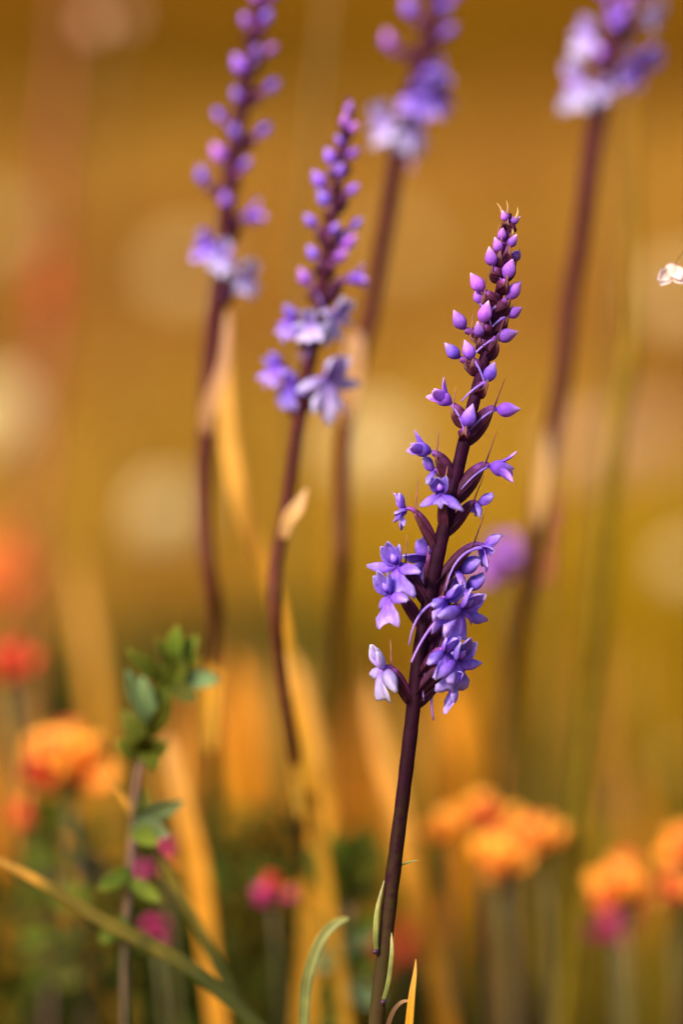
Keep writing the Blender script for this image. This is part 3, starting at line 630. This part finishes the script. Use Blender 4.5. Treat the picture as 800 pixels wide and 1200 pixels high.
q = MB(); bud_mesh(q, P(786, 318, .5625), -UPV - RGT * .7, .0040, .0030); q.build('floret', MATS['white_petal'], ws)
# reddish dock-like spike far left
rs = stalk('tall reddish sorrel spike standing apart from the orchids', [(30, 800, 7), (38, 640, 8), (48, 500, 8), (56, 380, 8), (62, 280, 8), (68, 160, 7), (78, 20, 6), (84, -60, 3)], 1.05, 'red_spike', name='sorrel_plant', cat='plant')
for k in range(46):
    u = k / 45; y0 = 470 - 330 * u; x0 = 50 + 18 * u + r2.uniform(-12, 12)
    q = MB(); bud_mesh(q, P(x0, y0, 1.05 + r2.uniform(-.006, .006)), Vector((r2.uniform(-1, 1), r2.uniform(-1, 1), .5)), .006, .0042, seg=6); q.build('seed', MATS['trefoil_red' if .3 < u < .52 else 'red_spike'], rs)

# ------------------------------------------------------------------ trefoils, umbels and other small flowers
def ground_stem(root, top, m, r0=.0009, bend=.02, lean=0.0):
    base = root.location
    q = MB(); pts = bez(Vector(base), Vector((base.x, base.y, top.z * .4)), Vector((top.x + bend * .3, top.y, top.z * .75)), top, 12)
    tube(q, pts, [r0 * (1.1 - .3 * i / 12) for i in range(13)], 7); q.build('stem', MATS[m], root)
def trefoil(label, px, py, d, size_px, r, group=None, petals='trefoil_petal', n=9, red=.3):
    c = P(px, py, d); R = px2m(size_px * .58, d)
    base = Vector((c.x + r.uniform(-.01, .01), c.y + r.uniform(0, .02), -.006))
    root = thing('trefoil_flower', base, label, 'flower', group)
    ground_stem(root, c - Vector((0, 0, R * .5)), 'herb_stem')
    for k in range(n):
        a = 2 * math.pi * k / n + r.uniform(-.3, .3)
        o = Vector((math.cos(a), math.sin(a), r.uniform(-.2, 1.3))).normalized()
        mb = MB(); p = c - Vector((0, 0, R * .3)); tip = p + o * R * .5
        petal(mb, tip - o * R * .15, Vector((0, 0, 1)) * .9 + o * .35, -o, R * 1.1, R * 1.25, .3, .4, r=r, tipw=.3, th=.0005)      # standard
        for s in (-1, 1): petal(mb, tip, o, Vector((0, 0, 1)).cross(o) * s + Vector((0, 0, .4)), R * .9, R * .75, .4, .4, r=r, th=.0005)         # wings
        bud_mesh(mb, tip + o * R * .2 - Vector((0, 0, R * .1)), o, R * .9, R * .55, seg=8)                                                        # keel
        tube(mb, [p, p + o * R * .3, tip], [R * .05, R * .1, R * .16], 6)
        mb.build('floret', MATS['trefoil_red' if r.random() < red else petals], root)
    # a few leaflets under the head
    for k in range(3):
        a = 2.1 * k + .4; o = Vector((math.cos(a), math.sin(a), .35)); mb = MB()
        petal(mb, c - Vector((0, 0, R * .75)), o, Vector((0, 0, 1)), R * .9, R * .5, -.4, .2, r=r, th=.0004); mb.build('leaf', MATS['herb_leaf'], root)
    return root
r3 = random.Random(5)
cl = 'orange trefoil bloom in the cluster between the front stem and the reddish brown stem'
for x, y, s in ((522, 970, 40), (563, 954, 44), (586, 1004, 56), (638, 984, 48), (600, 974, 46)):
    trefoil(cl, x, y, 0.69 + r3.uniform(-.008, .008), s, r3, 'clustered orange trefoil blooms', red=.12)
trefoil('large orange trefoil bloom rising beside the leafy herb', 80, 898, .69, 84, r3, red=.2, n=8)
trefoil('small red trefoil bud drooping under the large orange bloom', 34, 962, .72, 42, r3, petals='trefoil_red', red=1, n=4)
trefoil('red trefoil bloom standing above the large orange one', 16, 778, .72, 50, r3, petals='trefoil_red', red=.9, n=5)
trefoil('tall faint orange trefoil bloom behind the red one', -2, 672, 1.15, 80, r3, red=.3)
trefoil('orange trefoil bloom with a dark red base, apart from the cluster', 730, 1036, .69, 60, r3, red=.2)
trefoil('crimson trefoil bud tucked below the lone orange bloom', 722, 1084, .70, 48, r3, petals='magenta_petal', red=0, n=4)
for x, y, s in ((788, 1044, 40), (804, 992, 44)):
    trefoil('orange trefoil bloom of the pair past the lone one', x, y, .70, s, r3, 'pair of orange trefoil blooms', red=.5)
trefoil('tiny red trefoil bloom half hidden behind the foot of the front stem', 470, 1110, .85, 40, r3, petals='trefoil_red', red=1, n=4)
trefoil('tiny red trefoil bloom low in the grass past the straw blade', 520, 1092, .92, 34, r3, petals='trefoil_red', red=.9, n=4)

def small_head(label, px, py, d, parts, r, group=None, name='heath_flower'):
    """parts: (dx px, dy px, size px, material)"""
    c = P(px, py, d); base = Vector((c.x + r.uniform(-.01, .01), c.y + .015, -.006))
    root = thing(name, base, label, 'flower', group)
    ground_stem(root, c, 'herb_stem', .0006)
    for dx, dy, s, m in parts:
        p = P(px + dx, py + dy, d + r.uniform(-.003, .003)); q = MB(); R = px2m(s, d)
        a = Vector((r.uniform(-1, 1), r.uniform(-1, .2), r.uniform(0, 1))).normalized()
        bud_mesh(q, p, a, R * 1.0, R * .8, seg=8)
        for k in range(4):
            o = Matrix.Rotation(k * 1.57, 3, a) @ a.orthogonal().normalized()
            petal(q, p + a * R * .2, a * .6 + o * .7, a, R * .6, R * .45, -.3, .3, r=r, th=.0003)
        tube(q, [c, (c + p) / 2 + Vector((0, 0, -.0008)), p], [.0004, .0004, .0005], 6)
        q.build('floret', MATS[m], root)
    return root
small_head('magenta and coral heath flower low in the grass under the pink-tipped orchid', 318, 1044, .66, [(-10, 8, 24, 'magenta_petal'), (4, -12, 22, 'trefoil_red'), (18, 0, 22, 'trefoil_petal'), (-2, 14, 20, 'magenta_petal'), (26, 4, 14, 'magenta_petal')], r3)
small_head('magenta heath flower with a coral floret beside the short straw blade', 194, 1000, .66, [(0, -4, 22, 'magenta_petal'), (-22, 22, 22, 'magenta_petal'), (6, 18, 16, 'trefoil_petal')], r3)
small_head('dark magenta heath flower below the slanting orange blade', 184, 1088, .655, [(-8, -6, 20, 'magenta_petal'), (8, -2, 18, 'magenta_petal'), (4, 12, 18, 'magenta_petal')], r3)
small_head('dusky violet flower hidden in the herbs below the large orange bloom', 95, 1005, .74, [(-8, -4, 34, 'leaf_node'), (10, 8, 32, 'bud'), (0, 16, 26, 'leaf_node')], r3)
small_head('pale coral flower pair on the tall stem beside the sorrel spike', 125, 22, 1.0, [(-14, 6, 30, 'pink_floret'), (18, -8, 32, 'pink_floret')], r3)
small_head('violet flower glowing behind the reddish brown orchid stem', 586, 656, .70, [(0, 0, 50, 'violet_floret'), (-5, 14, 42, 'violet_floret'), (5, -12, 42, 'violet_floret'), (8, 8, 40, 'violet_floret')], r3)
small_head('magenta flower spike behind the reddish brown orchid stem', 638, 625, .76, [(4, -30, 24, 'magenta_petal'), (2, -6, 26, 'magenta_petal'), (-2, 18, 26, 'magenta_petal'), (-4, 44, 24, 'magenta_petal')], r3)
small_head('brown seed head standing in the grass by the trefoil blooms', 728, 935, .86, [(0, -12, 24, 'brown_head'), (0, 2, 26, 'brown_head'), (-2, 16, 22, 'brown_head')], r3, name='seed_head')

def globe(label, px, py, d, size_px, r, m='cream_floret', group=None):
    c = P(px, py, d); R = px2m(size_px * .5, d); base = Vector((c.x + r.uniform(-.03, .03), c.y + r.uniform(.0, .03), -.006))
    root = thing('scabious_flower', base, label, 'flower', group)
    ground_stem(root, c - Vector((0, 0, R * .5)), 'plain_stalk', .0014)
    q = MB(); bud_mesh(q, c, Vector((0, 0, 1)), R * 1.5, R * 1.3, seg=10); q.build('flower_head', MATS[m], root)
    fl = MB(); n = 90
    for k in range(n):
        z = 1 - 1.75 * (k + .5) / n; a = k * 2.39996; q = math.sqrt(max(0, 1 - z * z))
        o = Vector((math.cos(a) * q, math.sin(a) * q, z * .85)); p = c + o * R * r.uniform(.72, .84)
        bud_mesh(fl, p, o + Vector((r.uniform(-.3, .3), r.uniform(-.3, .3), 0)), R * .42, R * .26, seg=6)
    fl.build('florets', MATS[m], root)
for lb, x, y, d, s, m in (
    ('cream scabious head behind the reddish orchid stem', 440, 525, 1.5, 98, 'cream_floret'),
    ('cream scabious head standing out past the sorrel spike', -6, 490, 1.5, 108, 'cream_floret'),
    ('low cream scabious head behind the kinked orchid stem', 198, 602, 1.4, 78, 'cream_floret'),
    ('pinkish scabious head beyond the reddish brown orchid stem', 690, 528, 1.55, 76, 'pink_floret'),
    ('large pinkish scabious head past the bent ochre stalk', 760, 520, 1.9, 90, 'pink_floret'),
    ('cream scabious head beside the nodding white floret', 800, 350, 2.0, 72, 'cream_floret'),
    ('cream scabious head low past the bent ochre stalk', 806, 662, 1.35, 54, 'cream_floret'),
    ('far cream scabious head behind the tall kinked orchid', 222, 320, 2.5, 60, 'cream_floret'),
    ('far cream scabious head past the sorrel spike', -6, 270, 2.5, 60, 'cream_floret'),
    ('far cream scabious head behind the bare reddish stem', 470, 290, 2.6, 46, 'cream_floret'),
    ('tiny cream scabious head low in the grass at the meadow edge', 792, 888, 1.1, 16, 'cream_floret')):
    globe(lb, x, y, d, s, r3, m)

# ------------------------------------------------------------------ leafy herbs
def herb(label, stem, d, leaves, r):
    S = spline([(P(x, y, d), px2m(w_, d)) for x, y, w_ in stem], 6 * (len(stem) - 1))
    low = S[0][0]; base = Vector((low.x - .004, low.y + .01, -.006))
    root = thing('leafy_herb', base, label, 'herb')
    lower = bez(base, Vector((base.x, base.y, low.z * .4)), low - Vector((0, 0, low.z * .3)), low, 8)[:-1]
    q = MB(); tube(q, lower + [s[0] for s in S], [S[0][1]] * len(lower) + [s[1] for s in S], 8); q.build('stem', MATS['herb_stem'], root)
    for x0, y0, x1, y1, w_, m in leaves:
        a = P(x0, y0, d - .001); b = P(x1, y1, d - r.uniform(.001, .008)); q = MB()
        L = (b - a).length
        petal(q, a, b - a, (-FWD * r.uniform(.8, 1.2) + UPV * r.uniform(-.1, .5) + RGT * r.uniform(-.4, .4)), L * 1.12, px2m(w_ * 1.1, d), r.uniform(-.5, .3), r.uniform(.2, .5), shape=1.15, r=r, th=.0003)
        q.build('leaf', MATS[m], root)
G, B = 'herb_leaf', 'herb_leaf_blue'
herb('leafy green herb with whorled oval leaves on a purplish stem', [(146, 1130, 5), (150, 1060, 5), (156, 985, 5), (161, 915, 4.5), (172, 875, 3.5), (186, 840, 3), (200, 795, 2.5), (208, 772, 1.5)], .600,
     [(206, 780, 205, 742, 20, G), (208, 778, 228, 748, 22, G), (205, 790, 186, 752, 18, G), (206, 800, 252, 796, 22, B), (204, 806, 228, 818, 20, G), (198, 808, 212, 775, 26, G), (196, 815, 200, 770, 24, G), (192, 800, 160, 768, 18, G),
      (186, 838, 196, 790, 22, G), (176, 850, 148, 792, 20, B), (180, 850, 168, 800, 18, B), (172, 870, 146, 838, 22, G), (176, 862, 196, 826, 20, G), (168, 882, 140, 872, 22, G), (170, 880, 196, 872, 22, G), (168, 884, 168, 862, 24, G), (166, 876, 182, 894, 22, G),
      (158, 960, 212, 936, 22, B), (158, 965, 196, 978, 22, B), (160, 968, 172, 930, 16, G), (156, 970, 182, 988, 22, G), (153, 1020, 120, 1040, 20, G), (152, 1030, 186, 1056, 18, G), (215, 778, 232, 770, 16, G), (150, 1080, 118, 1100, 22, G), (149, 1090, 180, 1120, 22, G)], r3)
herb('low leafy herb crowding the foot of the front orchid', [(402, 1240, 6), (404, 1160, 6), (408, 1090, 6), (412, 1030, 5), (414, 985, 3)], .655,
     [(404, 1060, 364, 1005, 30, G), (408, 1040, 384, 990, 26, G), (412, 1030, 398, 978, 26, G), (413, 1028, 428, 975, 26, G), (412, 1040, 446, 1000, 26, G), (410, 1055, 436, 1030, 26, G), (406, 1090, 376, 1076, 24, G), (408, 1095, 444, 1078, 26, G), (406, 1112, 374, 1130, 26, B), (406, 1120, 440, 1136, 26, G), (404, 1150, 372, 1168, 26, G), (405, 1155, 446, 1170, 28, B), (405, 1110, 432, 1100, 20, B), (404, 1180, 380, 1200, 26, G)], r3)
herb('dark leafy sprig under the large orange trefoil bloom', [(58, 1200, 5), (60, 1100, 5), (62, 1020, 5), (62, 950, 4), (62, 935, 3)], .70,
     [(62, 965, 40, 930, 26, G), (62, 960, 80, 930, 26, G), (62, 975, 84, 960, 26, G), (62, 985, 36, 968, 26, G), (62, 1010, 34, 1000, 26, G), (61, 1015, 92, 1000, 26, G), (61, 1050, 30, 1050, 28, G), (61, 1052, 94, 1048, 28, G), (60, 1090, 28, 1100, 28, G), (60, 1095, 94, 1100, 28, G), (60, 1130, 26, 1140, 28, G), (60, 1135, 92, 1150, 28, G)], r3)
